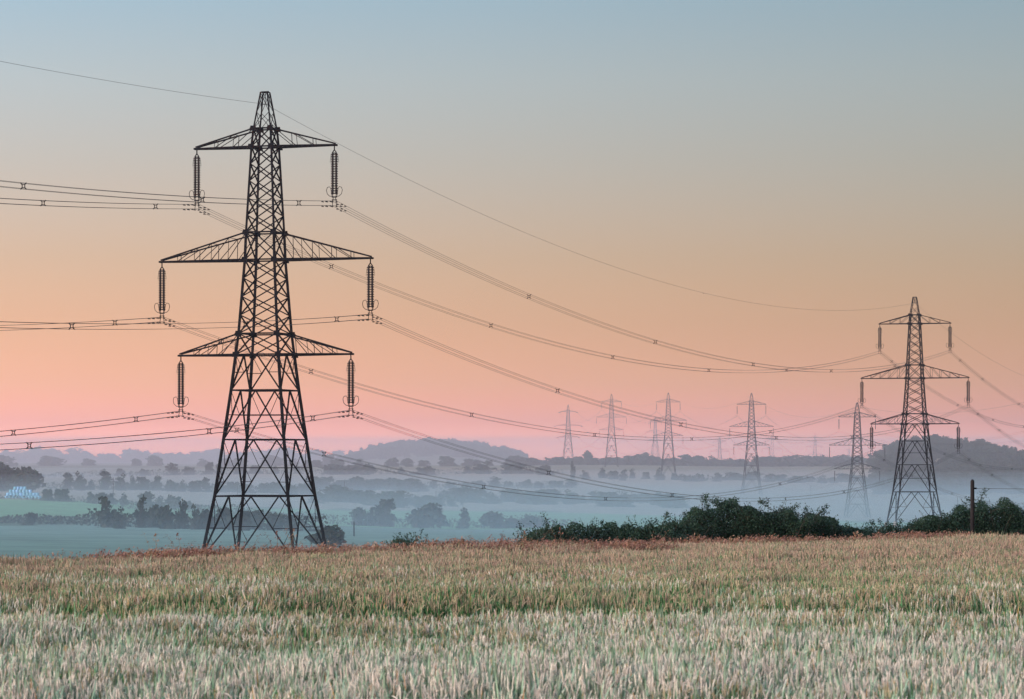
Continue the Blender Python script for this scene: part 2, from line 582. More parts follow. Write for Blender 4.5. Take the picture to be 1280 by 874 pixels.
def pylon_far(loc, yaw, label, ext=0.0, tension=False, group='distant pylons fading into the haze'):
    root = empty('electricity_pylon', loc, yaw)
    tag(root, label, 'pylon', group)
    br, pk, arms, legs, ti = far_meshes(ext, tension)
    tag(obj('bracing', br, root), kind='stuff')
    obj('peak_cap', pk, root)
    for g in legs: obj('leg', g, root)
    for am, x, z in arms:
        a = obj('cross_arm', am, root)
        io = obj('insulator_string', ti if tension else INSS[0], root)
        io.location = (x, 0, z)
    return root


TH1, TH2 = math.radians(16.5), math.radians(17.5)
p1 = pos(331.5, 351); p1.z = EYE + (HOR - 699) / F * 351
p2 = pos(1143.5, 728); p2.z = EYE + (HOR - 653) / F * 728
py1 = pylon_full(p1, -TH1, 'largest black lattice pylon, its double insulator strings and every brace clear, beyond the wheat')
py2 = pylon_full(p2, -TH2, 'dark lattice pylon rising behind the hawthorn hedge in front of the wooded hill')
BL = [  # px, depth, row of the tip, row of the base, label, tension
    (1071.5, 1405, 503.6, 650, 'misty pylon with legs sunk in valley mist, overlapping the near end of the wooded hill', False),
    (939.4, 1790, 491.8, 618, 'tall hazy pylon standing in the mist above the big round hawthorn bush', False),
    (835.4, 2170, 491.2, 600, 'hazy pylon standing on the open slope with its feet among small trees', False),
    (764.4, 2600, 493, 584, 'hazy pylon on the ridge tree line, second from the strain pylon at the bend', False),
    (710.2, 2900, 506.4, 581, 'squat hazy strain pylon with short sideways insulators, where the distant line bends', True)]
lineB = []
for k, (px, d, t, bs, lab, ten) in enumerate(BL):
    q = pos(px, d)
    q.z = EYE + (HOR - bs) / F * d
    H = (bs - t) / F * d
    ext = round(max(-2.0, H - 51.4), 1)
    yaw = math.radians(2.5 if k < 4 else -8)
    lineB.append((pylon_far(q, yaw, lab, ext, ten), ext))
CL = [(819, 3900, 521.3, 'faint pylon half hidden behind the hazy pylon on the open slope', 0.2), (899.6, 3950, 545.5, 'faint low pylon behind the ridge trees, between the taller hazy pylons', 0.1),
      (965.4, 3800, 541.5, 'faint pylon close beside the tall hazy pylon above the round bush', -0.1), (1018.8, 4300, 541.4, 'faint pylon alone above the ridge trees, nearest the misty pylon', -0.2),
      (1061, 5200, 558, 'barely visible tiny pylon peeping over the ridge behind the misty pylon', 0.1), (1228.5, 5600, 552.5, 'barely visible tiny pylon tip peeping over the wooded hill', 0.1)]
for px, d, t, lab, yw in CL:
    q = pos(px, d)
    topz = EYE + (HOR - t) / F * d
    q.z = topz - 51.5
    pylon_far(q, yw, lab, 0.0, False, 'faintest pylons beyond the ridge')


# ------------------------------------------------------------------ power cables
def sag_pts(a, b_, sag, n=44, t0=0.0, t1=1.0):
    r = []
    for i in range(n + 1):
        t = t0 + (t1 - t0) * i / n
        p = Vector(a).lerp(Vector(b_), t)
        p.z -= 4 * sag * t * (1 - t)
        r.append(p)
    return r


SP = MB()   # spacer damper: a square ring with four stubby arms
for a0, a1 in (((-.13, -.13), (.13, -.13)), ((.13, -.13), (.13, .13)), ((.13, .13), (-.13, .13)), ((-.13, .13), (-.13, -.13))):
    SP.beam((a0[0], 0, a0[1]), (a1[0], 0, a1[1]), 0.06)
for sx in (-1, 1):
    for sz in (-1, 1):
        SP.beam((sx * .12, 0, sz * .12), (sx * .29, 0, sz * .29), 0.075)
SPACER = SP.mesh('spacer', (M['steel'],))
DM = MB(); DM.beam((0, -0.26, -0.09), (0, -0.10, -0.09), 0.085); DM.beam((0, 0.10, -0.09), (0, 0.26, -0.09), 0.085); DM.beam((0, -0.25, -0.09), (0, 0.25, -0.09), 0.025); DM.beam((0, 0, 0.02), (0, 0, -0.1), 0.05)
DAMPER = DM.mesh('vibration_damper', (M['steel'],))


def bundle(a, b_, sag, label, group, r=0.019, spacers=(), dampers=True, t0=0.0, t1=1.0):
    a, b_ = Vector(a), Vector(b_)
    root = empty('conductor_bundle', a)
    tag(root, label, 'power cable', group)
    d = (b_ - a); dh = Vector((d.x, d.y, 0)).normalized(); side = Vector((dh.y, -dh.x, 0))
    pts = sag_pts(Vector((0, 0, 0)), d, sag, t0=t0, t1=t1)
    yaw = math.atan2(-dh.x, dh.y)
    for sx in (-0.25, 0.25):
        for sz in (0.25, -0.25):
            mb = MB(); mb.tube([p + side * sx + Vector((0, 0, sz)) for p in pts], r, 5)
            obj('cable', mb.mesh('cable', (M['cable'],), True), root)
    span = d.length
    for sdist in spacers:
        t = sdist / span
        if not (t0 <= t <= t1): continue
        p = d * t; p = Vector((p.x, p.y, p.z - 4 * sag * t * (1 - t)))
        o = obj('spacer', SPACER, root); o.location = p; o.rotation_euler.z = yaw
    if dampers:
        for dist in (1.6, 2.7):
            for sx in (-0.25, 0.25):
                for sz in (0.25, -0.25):
                    t = dist / span
                    p = d * t; p.z -= 4 * sag * t * (1 - t)
                    o = obj('vibration_damper', DAMPER, root)
                    o.location = p + side * sx + Vector((0, 0, sz)); o.rotation_euler.z = yaw
    return root


def earth(a, b_, sag, label, r=0.016, t0=0.0, t1=1.0):
    a = Vector(a); d = Vector(b_) - a
    root = empty('earth_wire', a)
    tag(root, label, 'power cable', 'earth wires strung between pylon peaks')
    mb = MB(); mb.tube(sag_pts(Vector((0, 0, 0)), d, sag, t0=t0, t1=t1), r, 5)
    obj('cable', mb.mesh('cable', (M['cable'],), True), root)
    for t in (0.5,):
        if t0 <= t <= t1:
            o = obj('marker', DAMPER, root); p = d * t; p.z -= 4 * sag * t * (1 - t); o.location = p
    return root


h1, h2 = hang_points(py1), hang_points(py2)
WIDE = {'top': 'short top', 'middle': 'wide middle', 'bottom': 'lowest'}
SIDE1 = {-1: 'bale', 1: 'hedge'}
SIDE2 = {-1: 'valley', 1: 'hill'}
# span between the two near pylons; the span coming in from the field behind; the span running on past the hill
back = p1 + Vector((-0.335 * 353, -0.942 * 353, 0)); back.z = p1.z + 11
nxt = p2 + Vector((119, 377, 0)); nxt.z = EYE - 21.5
dirA = Vector((math.cos(TH2), -math.sin(TH2), 0))
for zb, zt, half, n_, nm in ARMS:
    for side in (-1, 1):
        a, b_ = h1[(nm, side)], h2[(nm, side)]
        off = random.uniform(-6, 6)
        bundle(a, b_, 10.2, f'quad cable bundle from {WIDE[nm]} {SIDE1[side]}-side arm of largest pylon towards the hedge pylon',
               'cable bundles between the two nearest pylons', spacers=([16 + off * .4] if side < 0 else []) + [(44 if side < 0 else 76) + off + 64 * j for j in range(5)])
        q = back + dirA * side * half + Vector((0, 0, zb - INS))
        bundle(a, q, 9.5, f'quad cable bundle from {WIDE[nm]} {SIDE1[side]}-side arm of largest pylon, running away from hedge',
               'cable bundles leading away from the largest pylon', spacers=[11 + off * .3, 38 + off, 75 + off], t1=0.55)
        q = nxt + dirA * side * half + Vector((0, 0, zb - INS))
        bundle(b_, q, 10.5, f'quad cable bundle from {WIDE[nm]} {SIDE2[side]}-side arm of hedge pylon past wooded hill',
               'cable bundles running on past the wooded hill', r=0.022, spacers=[15 + off * .3] + [50 + off + 58 * j for j in range(5)], dampers=False)
earth(h1['peak'], h2['peak'], 9.2, 'single thin wire sagging between the peaks of the two nearest pylons', 0.017)
earth(h1['peak'], back + Vector((0, 0, 49.9)), 7.5, 'single thin wire rising away from the peak of the largest pylon', 0.017, t1=0.55)
earth(h2['peak'], nxt + Vector((0, 0, 49.9)), 9.2, 'single thin wire falling from the peak of the hedge pylon past the wooded hill', 0.02)


def far_bundle(a, b_, sag, label, group, r):
    a = Vector(a); d = Vector(b_) - a
    mb = MB()
    for sz in (-0.25, 0.25):
        mb.tube([p + Vector((0, 0, sz)) for p in sag_pts(Vector((0, 0, 0)), d, sag, 26)], r, 4)
    o = obj('conductor_bundle', mb.mesh('conductor_bundle', (M['cable'],), True)); o.location = a
    return tag(o, label, 'power cable', group)


hB = [hang_points(r_, e) for r_, e in lineB]
pB0 = Vector((202, 1030, EYE - 19))
hB0 = {(nm, s): pB0 + Vector((s * half, 0, zb - INS)) for zb, zt, half, n_, nm in ARMS for s in (-1, 1)}
hB0['peak'] = pB0 + Vector((0, 0, 49.9))
seq = [hB0] + hB
bt = ['from the misty pylon towards the hedge pylon', 'between the misty pylon and tallest hazy pylon',
      'between tallest hazy and open-slope pylons', 'between open-slope and ridge pylons', 'between ridge pylon and strain pylon']
for k in range(5):
    for zb, zt, half, n_, nm in ARMS:
        for s in (-1, 1):
            far_bundle(seq[k][(nm, s)], seq[k + 1][(nm, s)] + Vector((0, 0, INS - 0.9 if k == 4 else 0)), 9.5,
                       f'hazy cable from the {WIDE[nm]} arms {bt[k]}', 'hazy cables ' + bt[k], 0.026 + 0.003 * k)
    e_ = earth(seq[k]['peak'], seq[k + 1]['peak'], 8.0, 'hazy thin wire over the peaks ' + bt[k], 0.03)

def value_noise(x, y, s, seed):
    rg = np.random.default_rng(seed); T_ = rg.random((64, 64))
    a, b_ = x / s, y / s; i, j = np.floor(a).astype(int), np.floor(b_).astype(int); fx, fy = a - i, b_ - j
    fx = fx * fx * (3 - 2 * fx); fy = fy * fy * (3 - 2 * fy)
    g = lambda p, q: T_[p % 64, q % 64]
    return (g(i, j) * (1 - fx) + g(i + 1, j) * fx) * (1 - fy) + (g(i, j + 1) * (1 - fx) + g(i + 1, j + 1) * fx) * fy


# ------------------------------------------------------------------ foliage
def leaf_quads(c, size, rg, aspect=0.6, upbias=0.0):
    """one small bent-free quad per centre, turned at random"""
    n = len(c)
    nrm = rg.normal(size=(n, 3)); nrm[:, 2] += upbias
    nrm /= np.linalg.norm(nrm, axis=1, keepdims=True)
    t = rg.normal(size=(n, 3)); t -= (t * nrm).sum(1, keepdims=True) * nrm
    t /= np.linalg.norm(t, axis=1, keepdims=True)
    bb = np.cross(nrm, t)
    s = np.broadcast_to(np.asarray(size, float), (n,))[:, None] * rg.uniform(0.65, 1.3, (n, 1))
    v = np.stack([c + t * s, c + bb * s * aspect, c - t * s, c - bb * s * aspect], 1).reshape(-1, 3)
    return v, np.arange(4 * n).reshape(n, 4)


def crown_points(rg, n, lobes):
    pts = []
    wts = np.array([l_[3] * l_[4] * l_[5] for l_ in lobes]) ** 0.7
    cnt = (wts / wts.sum() * n).astype(int) + 1
    for (x, y, z, rx, ry, rz), k in zip(lobes, cnt):
        d = rg.normal(size=(k, 3)); d /= np.linalg.norm(d, axis=1, keepdims=True)
        r = rg.uniform(0.0, 1, (k, 1)) ** 0.42
        r *= 1 + 0.16 * np.sin(d[:, :1] * 7 + x * 9) * np.cos(d[:, 2:] * 6 + y * 5) + rg.normal(0, 0.05, (k, 1))
        pts.append(np.array([x, y, z]) + d * r * np.array([rx, ry, rz]))
    return np.concatenate(pts)


def make_crown(seed, n=650, leaf=0.075, style='round'):
    """unit crown: height 1 (trunk base at 0), width about 1"""
    rg = np.random.default_rng(seed)
    lobes = []
    if style == 'round':
        lobes.append((rg.normal(0, 0.06), rg.normal(0, 0.06), 0.45, 0.30, 0.30, 0.34))
        for _ in range(13):
            a = rg.uniform(0, 2 * math.pi); z = rg.uniform(0.15, 0.84)
            rr = rg.uniform(0.12, 0.42) * (1 if z < 0.5 else 1.35 - 0.9 * z)
            s = rg.uniform(0.09, 0.20)
            lobes.append((rr * math.cos(a), rr * math.sin(a), z, s * 1.15, s * 1.15, s))
        for _ in range(6):
            a = rg.uniform(0, 2 * math.pi); rr = rg.uniform(0.05, 0.34)
            lobes.append((rr * math.cos(a), rr * math.sin(a), rg.uniform(0.06, 0.22), 0.19, 0.19, 0.15))
    elif style == 'ragged':
        for _ in range(6):
            a = rg.uniform(0, 2 * math.pi); rr = rg.uniform(0.02, 0.3)
            lobes.append((rr * math.cos(a), rr * math.sin(a), rg.uniform(0.06, 0.24), 0.2, 0.2, 0.16))
        lobes.append((0, 0, 0.4, 0.22, 0.22, 0.3))
        for _ in range(12):
            a = rg.uniform(0, 2 * math.pi); z = rg.uniform(0.22, 0.86)
            rr = rg.uniform(0.02, 0.34) * (1.1 - 0.6 * z)
            s = rg.uniform(0.10, 0.2)
            lobes.append((rr * math.cos(a), rr * math.sin(a), z, s, s, s * 0.95))
    elif style == 'tall':
        for k in range(10):
            z = 0.16 + 0.08 * k
            s = 0.24 * (1 - 0.65 * k / 10)
            lobes.append((rg.normal(0, 0.07), rg.normal(0, 0.07), z, s, s, 0.12))
    elif style == 'bush':
        for _ in range(11):
            a = rg.uniform(0, 2 * math.pi); rr = rg.uniform(0, 0.36); z = rg.uniform(0.1, 0.72) * (1 - 0.9 * rr)
            s = rg.uniform(0.16, 0.28)
            lobes.append((rr * math.cos(a), rr * math.sin(a), z, s, s, s * 0.95))
    p = crown_points(rg, n, lobes)
    p[:, 2] = np.clip(p[:, 2], 0.015, None)
    v, f = leaf_quads(p, leaf, rg, 0.75)
    return mesh('crown', v, f, (M['leaf_far'],))


CROWN = {'round': [make_crown(s, 900) for s in (11, 12, 13, 14, 15)], 'ragged': [make_crown(s, 700, 0.06, 'ragged') for s in (21, 22, 23)],
         'tall': [make_crown(s, 500, 0.06, 'tall') for s in (31, 32)], 'bush': [make_crown(s, 800, 0.075, 'bush') for s in (41, 42, 43, 44)]}


def trunk_mesh(seed):
    rg = random.Random(seed)
    mb = MB()
    mb.tube([(0, 0, -0.06), (0.01, 0, 0.2), (-0.01, 0.01, 0.45), (0, 0, 0.7)], [0.045, 0.032, 0.022, 0.008], 6)
    for k in range(5):
        a = rg.uniform(0, 6.28); z = rg.uniform(0.2, 0.5); r = rg.uniform(0.2, 0.34)
        mb.tube([(0, 0, z), (r * .5 * math.cos(a), r * .5 * math.sin(a), z + 0.12), (r * math.cos(a), r * math.sin(a), z + 0.28)], [0.018, 0.012, 0.004], 4)
    return mb.mesh('trunk', (M['bark'],))


TRUNK = [trunk_mesh(s) for s in (1, 2, 3)]
tr_rng = random.Random(5)


def tree(px, d, hpx, wpx, label, group, style=None, name='tree', mid=None):
    h, wd = hpx * d / F, wpx * d / F
    p = pos(px, d, 0.05 + 0.09 * h)
    root = empty(name, p, tr_rng.uniform(0, 6.28))
    st = style or ('round' if tr_rng.random() < 0.6 else 'ragged')
    if group:
        big = '' if mid is None else ('larger ' if hpx > mid * 1.12 else ('smaller ' if hpx < mid * 0.88 else 'medium '))
        label = big + ('ragged ' if st == 'ragged' else '') + label
    tag(root, label, 'tree' if name == 'tree' else 'bush', group)
    root.scale = (wd * 1.25, wd * 1.25, h * 1.12)
    obj('crown' if name == 'tree' else 'foliage', tr_rng.choice(CROWN[st]), root)
    obj('trunk' if name == 'tree' else 'stem', tr_rng.choice(TRUNK), root)
    return root


def row(lst, d, label, group, style=None, dj=25):
    for e in lst:
        tree(e[0], d + tr_rng.uniform(-dj, dj), e[1], e[2], label, group, e[3] if len(e) > 3 else style, mid=sum(q[1] for q in lst) / len(lst))


row([(-12, 34, 44), (10, 34, 44), (30, 33, 40), (-40, 30, 40)], 1480, 'broad dense tree in the dark clump right behind the blue bale stack', 'clump behind the bale stack', 'round')
row([(60, 17, 15), (78, 18, 20)], 1200, 'twin round dark tree just beside the blue bale stack', 'pair of trees beside the bales', 'round', 4)
row([(112, 14, 14), (126, 15, 22), (138, 14, 18), (154, 16, 16), (184, 20, 20), (198, 16, 20), (216, 17, 19), (235, 11, 11)], 1190,
    'dark rounded tree along the hedge that runs on from the bale stack', 'trees along the bale stack hedge', None, 6)
row([(85, 22, 20), (103, 14, 14), (115, 14, 15), (132, 24, 22), (152, 22, 22), (167, 20, 15), (181, 16, 20), (196, 18, 20), (216, 17, 17), (229, 16, 14), (243, 16, 16),
     (258, 18, 20), (98, 24, 18), (276, 14, 18), (292, 15, 18), (308, 13, 18), (330, 14, 16), (345, 16, 16), (362, 14, 18), (380, 15, 16)], 1600,
    'hazy tree in the hedge line one field beyond the bale stack', 'hedge line beyond the bale stack')
row([(150, 12, 12), (217, 15, 25), (235, 11, 15), (260, 15, 13), (274, 12, 10), (180, 9, 12), (128, 10, 14), (300, 10, 16), (318, 12, 14), (345, 11, 15), (372, 10, 14)], 2300,
    'pale scattered field tree below the far skyline, beyond the bale stack', 'scattered trees below the far skyline')
# near hedge with tall shrubs beside the big pylon
row([(133, 40, 30), (150, 28, 26), (176, 40, 18, 'ragged'), (193, 30, 22), (210, 35, 24), (228, 36, 22), (245, 33, 22, 'ragged'), (262, 30, 24), (280, 26, 26), (300, 24, 26), (320, 22, 26), (345, 24, 24), (366, 22, 20)],
    760, 'shadowy hedge tree in the belt behind the feet of the largest pylon', 'tree belt behind the largest pylon', None, 18)
tree(38, 800, 20, 18, 'lone dark thorn bush on the bank below the bale stack', None, 'bush', 'bush')
tree(410, 520, 32, 46, 'broad blue-grey bush right beside a foot of the largest pylon', None, 'bush', 'bush')
tree(478, 1030, 33, 30, 'rounded tree, tallest of the three beside a lone pole on the green field edge', None, 'round')
tree(450, 1030, 24, 22, 'smaller rounded tree beside a lone pole on the green field edge', None, 'round')
tree(464, 1035, 24, 14, 'slim ragged tree between two rounded trees on the green field edge', None, 'ragged')
tree(536, 1030, 36, 42, 'broad dome-shaped tree alone on the turquoise field edge', None, 'bush')
tree(580, 1030, 26, 26, 'pointed dark bush on the turquoise field hedge beside the dome-shaped tree', None, 'tall')
tree(617, 1035, 26, 34, 'rounded bush on the turquoise field hedge beside the pointed bush', None, 'bush')
tree(648, 1040, 16, 34, 'low wide bush where the turquoise field hedge meets the near hawthorns', None, 'bush')
tree(665, 1045, 18, 30, 'low bush behind the tips of the near hawthorn hedge', None, 'bush')


def scatter_row(x0, x1, d, hmin, hmax, label, group, step=15, prob=1.0, seed=0, skip=()):
    rg = random.Random(seed)
    x = x0
    while x < x1:
        h = rg.uniform(hmin, hmax)
        if rg.random() < prob and not any(a < x < b_ for a, b_ in skip):
            tree(x, d + rg.uniform(-40, 40), h, h * rg.uniform(1.3, 2.6), label, group, mid=(hmin + hmax) / 2)
        x += step * rg.uniform(0.6, 1.4)


scatter_row(396, 505, 1430, 12, 22, 'misty tree in the hedge above the pale green field', 'hedge trees above the pale green field', 14, 1, 3)
scatter_row(505, 575, 1440, 9, 14, 'low misty bush in the hedge above the pale green field', 'hedge bushes above the pale green field', 14, 1, 4)
scatter_row(560, 850, 1540, 11, 20, 'tree half sunk in mist along the valley floor', 'trees sunk in the valley mist', 17, 0.9, 5)
scatter_row(395, 540, 1800, 9, 18, 'hazy tree in the middle hedge line under the wooded knoll', 'middle hedge line under the knoll', 15, 0.85, 6)
scatter_row(540, 720, 1850, 7, 13, 'small hazy tree in the stubble field hedge', 'trees in the stubble field hedge', 22, 0.7, 7)
scatter_row(400, 700, 2300, 8, 16, 'pale tree scattered on the slope below the wooded knoll', 'slope trees below the knoll', 26, 0.7, 8)
scatter_row(390, 660, 2850, 8, 13, 'very pale tree at the foot of the wooded knoll', 'trees at the foot of the knoll', 24, 0.75, 9)
scatter_row(-30, 425, 5500, 9, 20, 'pale rounded tree on the far skyline beyond the bale stack', 'far skyline trees beyond the bales', 13, 1, 10)
scatter_row(0, 420, 3500, 9, 16, 'pale tree just below the far skyline', 'trees just below the far skyline', 30, 0.7, 20)
scatter_row(640, 1110, 2820, 9, 15, 'grey-blue tree in the ridge line among the distant pylons', 'ridge line trees among the pylons', 10, 1, 11)
tree(735, 2790, 19, 13, 'tall oval tree standing out of the ridge line by the strain pylon', None, 'round')
tree(805, 2790, 17, 18, 'large rounded tree standing out of the ridge line by the ridge pylon', None, 'round')
tree(716, 2160, 22, 11, 'slim poplar-like tree on the slope below the strain pylon', None, 'tall')
row([(731, 12, 15), (752, 14, 16), (766, 12, 14), (779, 14, 13), (790, 12, 10), (807, 10, 10), (823, 14, 10), (824, 9, 14), (843, 9, 8)], 2130, 'small misty tree on the slope below the ridge pylon', 'slope trees below the ridge pylon', None, 40)
scatter_row(850, 1090, 2080, 7, 13, 'misty hedge tree on the slope behind the tall hazy pylon', 'slope hedge behind the tall hazy pylon', 17, 0.85, 13)
scatter_row(1000, 1080, 3400, 10, 17, 'faint rounded tree beyond the ridge near the alone pylon', 'faint trees beyond the ridge', 15, 0.9, 14)


# hedgerows: long low strips of leaves on the ground
def hedgerow(pts, h, wd, label, leaf=0.35, dens=9.0, seed=0):
    rg = np.random.default_rng(seed)
    d_far = pts[0][1]
    P_ = [pos(px, d) for px, d in pts]
    c = []
    for a, b_ in zip(P_[:-1], P_[1:]):
        ln = (b_ - a).length
        k = int(ln * dens)
        t = rg.uniform(0, 1, k)
        x = a.x + (b_.x - a.x) * t + rg.normal(0, wd / 2, k)
        y = a.y + (b_.y - a.y) * t + rg.normal(0, wd / 2, k)
        top = h * (1.35 if d_far > 1300 else 1.0) * (0.75 + 0.35 * np.sin(x * 0.19 + seed) * np.sin(x * 0.071 + 1.1 * seed))
        c.append(np.stack([x, y, ground(x, y) + rg.uniform(0.02, 1, k) * top], 1))
    c = np.concatenate(c)
    o_ = P_[0]
    v, f = leaf_quads(c - np.array(o_), leaf, rg, 0.8)
    root = empty('hedgerow', o_)
    tag(root, label, 'hedge', 'field hedgerows across the valley')
    obj('foliage', mesh('foliage', v, f, (M['leaf_far'],)), root)
    mb = MB()
    for a, b_ in zip(P_[:-1], P_[1:]):
        k = max(2, int((b_ - a).length / 12))
        for i in range(k):
            q = a.lerp(b_, (i + 0.5) / k); z = gz(q.x, q.y)
            mb.tube([(q.x - o_.x, q.y - o_.y, z - o_.z - 0.2), (q.x - o_.x + 0.1, q.y - o_.y, z - o_.z + h * 0.7)], 0.09, 5)
    tag(obj('stem', mb.mesh('stem', (M['bark'],)), root), kind='stuff')


hedgerow([(-60, 1215), (60, 1205), (240, 1190), (400, 1170)], 2.0, 1.2, 'dark straight hedgerow that the blue bale stack stands behind', seed=1)
hedgerow([(-40, 840), (130, 800)], 3.2, 3.0, 'rough dark bank of scrub with a lone thorn bush, below the bale stack', 0.45, 14, seed=2)
hedgerow([(120, 790), (260, 770), (400, 750)], 4.6, 3.0, 'dense shadowy hedge under the tree belt behind the largest pylon', 0.45, 22, seed=3)
hedgerow([(150, 1120), (280, 1090), (400, 1050), (470, 1030), (560, 1030), (720, 1050)], 4.2, 2.2, 'dark hedge along the top of the turquoise field', 0.4, 12, seed=4)
hedgerow([(390, 1440), (510, 1445), (580, 1450)], 4.4, 2.5, 'misty hedge above the pale green field', 0.5, 9, seed=5)
hedgerow([(60, 1610), (250, 1605), (400, 1610)], 3.6, 2.0, 'hazy hedge one field beyond the bale stack', 0.5, 14, seed=6)
hedgerow([(560, 1545), (850, 1560)], 4.2, 3.0, 'hedge sunk in mist along the valley floor', 0.5, 8, seed=7)
hedgerow([(390, 1810), (560, 1820), (720, 1860)], 3.2, 2.0, 'hazy hedge in the stubble under the wooded knoll', 0.5, 7, seed=8)
hedgerow([(0, 2310), (420, 2300), (700, 2310)], 3.2, 2.5, 'pale hedge crossing the far slope below the skyline trees', 0.6, 6, seed=9)
hedgerow([(850, 2090), (1100, 2080)], 3.0, 2.5, 'misty hedge on the slope behind the tall hazy pylon', 0.6, 6, seed=10)
hedgerow([(640, 2830), (1120, 2830)], 5.0, 4.0, 'grey-blue hedge along the ridge under the distant pylons', 0.8, 7, seed=11)
hedgerow([(-60, 5510), (430, 5500)], 6.0, 6.0, 'pale hedge along the far skyline beyond the bale stack', 0.9, 6, seed=12)


# woods on the two hills: masses nobody could count
def woodland(px0, px1, d0, d1, n, hlo, hhi, seed, edge):
    rg = np.random.default_rng(seed)
    vs, fs, off = [], [], 0
    base = [(np.array([v.co[:] for v in m_.vertices]), np.array([p.vertices[:] for p in m_.polygons])) for m_ in CROWN['round']]
    k = 0
    while k < n:
        d = rg.uniform(d0, d1); px = rg.uniform(px0, px1)
        s = edge(px)
        if rg.random() > s + 0.15: continue
        x = (px - 640) / F * d
        h = rg.uniform(hlo, hhi) * (0.35 + 0.65 * min(1, s)); wd = h * rg.uniform(0.75, 1.1)
        v, f = base[rg.integers(len(base))]
        sel = rg.random(len(f)) < 0.6
        f = f[sel]
        v2 = v[f.ravel()] * np.array([wd, wd, h]) + np.array([x, d, gz(x, d) - h * 0.12])
        vs.append(v2); fs.append(np.arange(len(v2)).reshape(-1, 4) + off); off += len(v2)
        k += 1
    o = obj('woodland', mesh('woodland', np.concatenate(vs), np.concatenate(fs), (M['leaf_far'],)))
    return o


tag(woodland(418, 662, 4350, 4950, 360, 14, 19, 3, lambda p: min(1, (p - 412) / 60, (668 - p) / 25)), 'pale wooded knoll rising above the skyline between the pylons', 'wood', None, 'stuff')
tag(woodland(1082, 1340, 1830, 2460, 620, 10.5, 14, 4, lambda p: min(1, (p - 1072) / 42)), 'dark wooded hill behind the hedge pylon', 'wood', None, 'stuff')

# ------------------------------------------------------------------ blue bale stack
bm_ = MB()
prof = [(0.0, 0.0), (0.44, 0.0), (0.56, 0.09), (0.61, 0.25), (0.62, 0.6), (0.61, 0.95), (0.56, 1.11), (0.44, 1.2), (0.0, 1.2)]
lathe(bm_, prof[1:-1], (0, 0, 0), 14)
bm_.f.append(tuple(range(14))); bm_.f.append(tuple(6 * 14 + k for k in range(13, -1, -1)))
BALE = bm_.mesh('round_bale', (M['bale'],), True)
brg = random.Random(4)
bd = 1235
tiers = [(0, 8.5, 51, 0), (1, 12, 42, 0), (2, 19, 34, 0)]
cx0 = (8.5 - 640) / F * bd
TN = ['on the ground under the stack', 'in the second tier of the stack', 'in the third tier of the stack', 'on the very top of the stack']
for tier, (x0p, cnt) in enumerate([(8, 11), (9.5, 10), (13, 7), (18.5, 4)]):
    for k in range(cnt):
        x = (x0p - 640) / F * bd + k * 1.26
        for rowi in range(2 if tier < 2 else 1):
            yb = bd + rowi * 1.3 + (0.6 if tier else 0)
            if rowi == 1 and tier == 1: yb -= 0.0
            o = obj('round_bale', BALE)
            o.location = (x + brg.uniform(-.03, .03), yb + brg.uniform(-.03, .03), gz(cx0 + 6, bd) - 0.25 + tier * 1.19)
            o.rotation_euler.z = brg.uniform(0, 6)
            tag(o, 'pale blue plastic-wrapped bale ' + TN[tier] + (' in the back row' if rowi else ''), 'bale', 'blue bale stack' + str(' tier %d' % (tier + 1)))


# ------------------------------------------------------------------ wooden utility poles in the valley
def utility_pole(px, d, top_px, label, bar_w=0.0):
    p = pos(px, d, 0.3)
    zt = EYE + (HOR - top_px) / F * d
    h = zt - p.z
    root = empty('utility_pole', p)
    tag(root, label, 'pole', 'wooden poles across the valley fields')
    mb = MB(); mb.tube([(0, 0, 0), (0, 0, h)], [0.19, 0.14], 8)
    obj('post', mb.mesh('post', (M['wood'],)), root)
    if bar_w:
        b2 = MB(); b2.beam((-bar_w, -0.2, h - 0.35), (bar_w, -0.2, h - 0.35), 0.16)
        cb = obj('crossbar', b2.mesh('crossbar', (M['wood'],)), root)
        for x in (-bar_w * .9, 0, bar_w * .9):
            b3 = MB(); b3.tube([(x, -0.2, h - 0.28), (x, -0.2, h - 0.02)], [0.09, 0.06], 6)
            obj('pin_insulator', b3.mesh('pin_insulator', (M['insulator'],)), cb)
    else:
        b3 = MB(); b3.tube([(0, 0, h), (0, 0, h + 0.3)], [0.07, 0.05], 6)
        obj('pin_insulator', b3.mesh('pin_insulator', (M['insulator'],)), root)


utility_pole(141.5, 1330, 597.5, 'thin wooden pole in the pale field beside a hedge tree')
utility_pole(297, 1500, 606, 'thin wooden pole seen through the legs of the largest pylon')
utility_pole(442.5, 680, 653, 'wooden pole standing in the turquoise field by the three trees')
utility_pole(430.5, 1500, 602, 'thin wooden pole in front of the middle hedge line')
utility_pole(545, 1500, 614, 'thin wooden pole in the stubble near the dome-shaped tree')
utility_pole(647.5, 1650, 606, 'wooden pole with a wide crossbar in the stubble field', 1.6)
utility_pole(676.5, 1700, 607, 'short pole beside the pole with a wide crossbar')
utility_pole(1013.5, 1750, 607, 'faint pole standing in the mist left of the misty pylon'.replace('left of', 'beside'))
utility_pole(1197, 1300, 622, 'faint pole in the mist beside the feet of the hedge pylon')

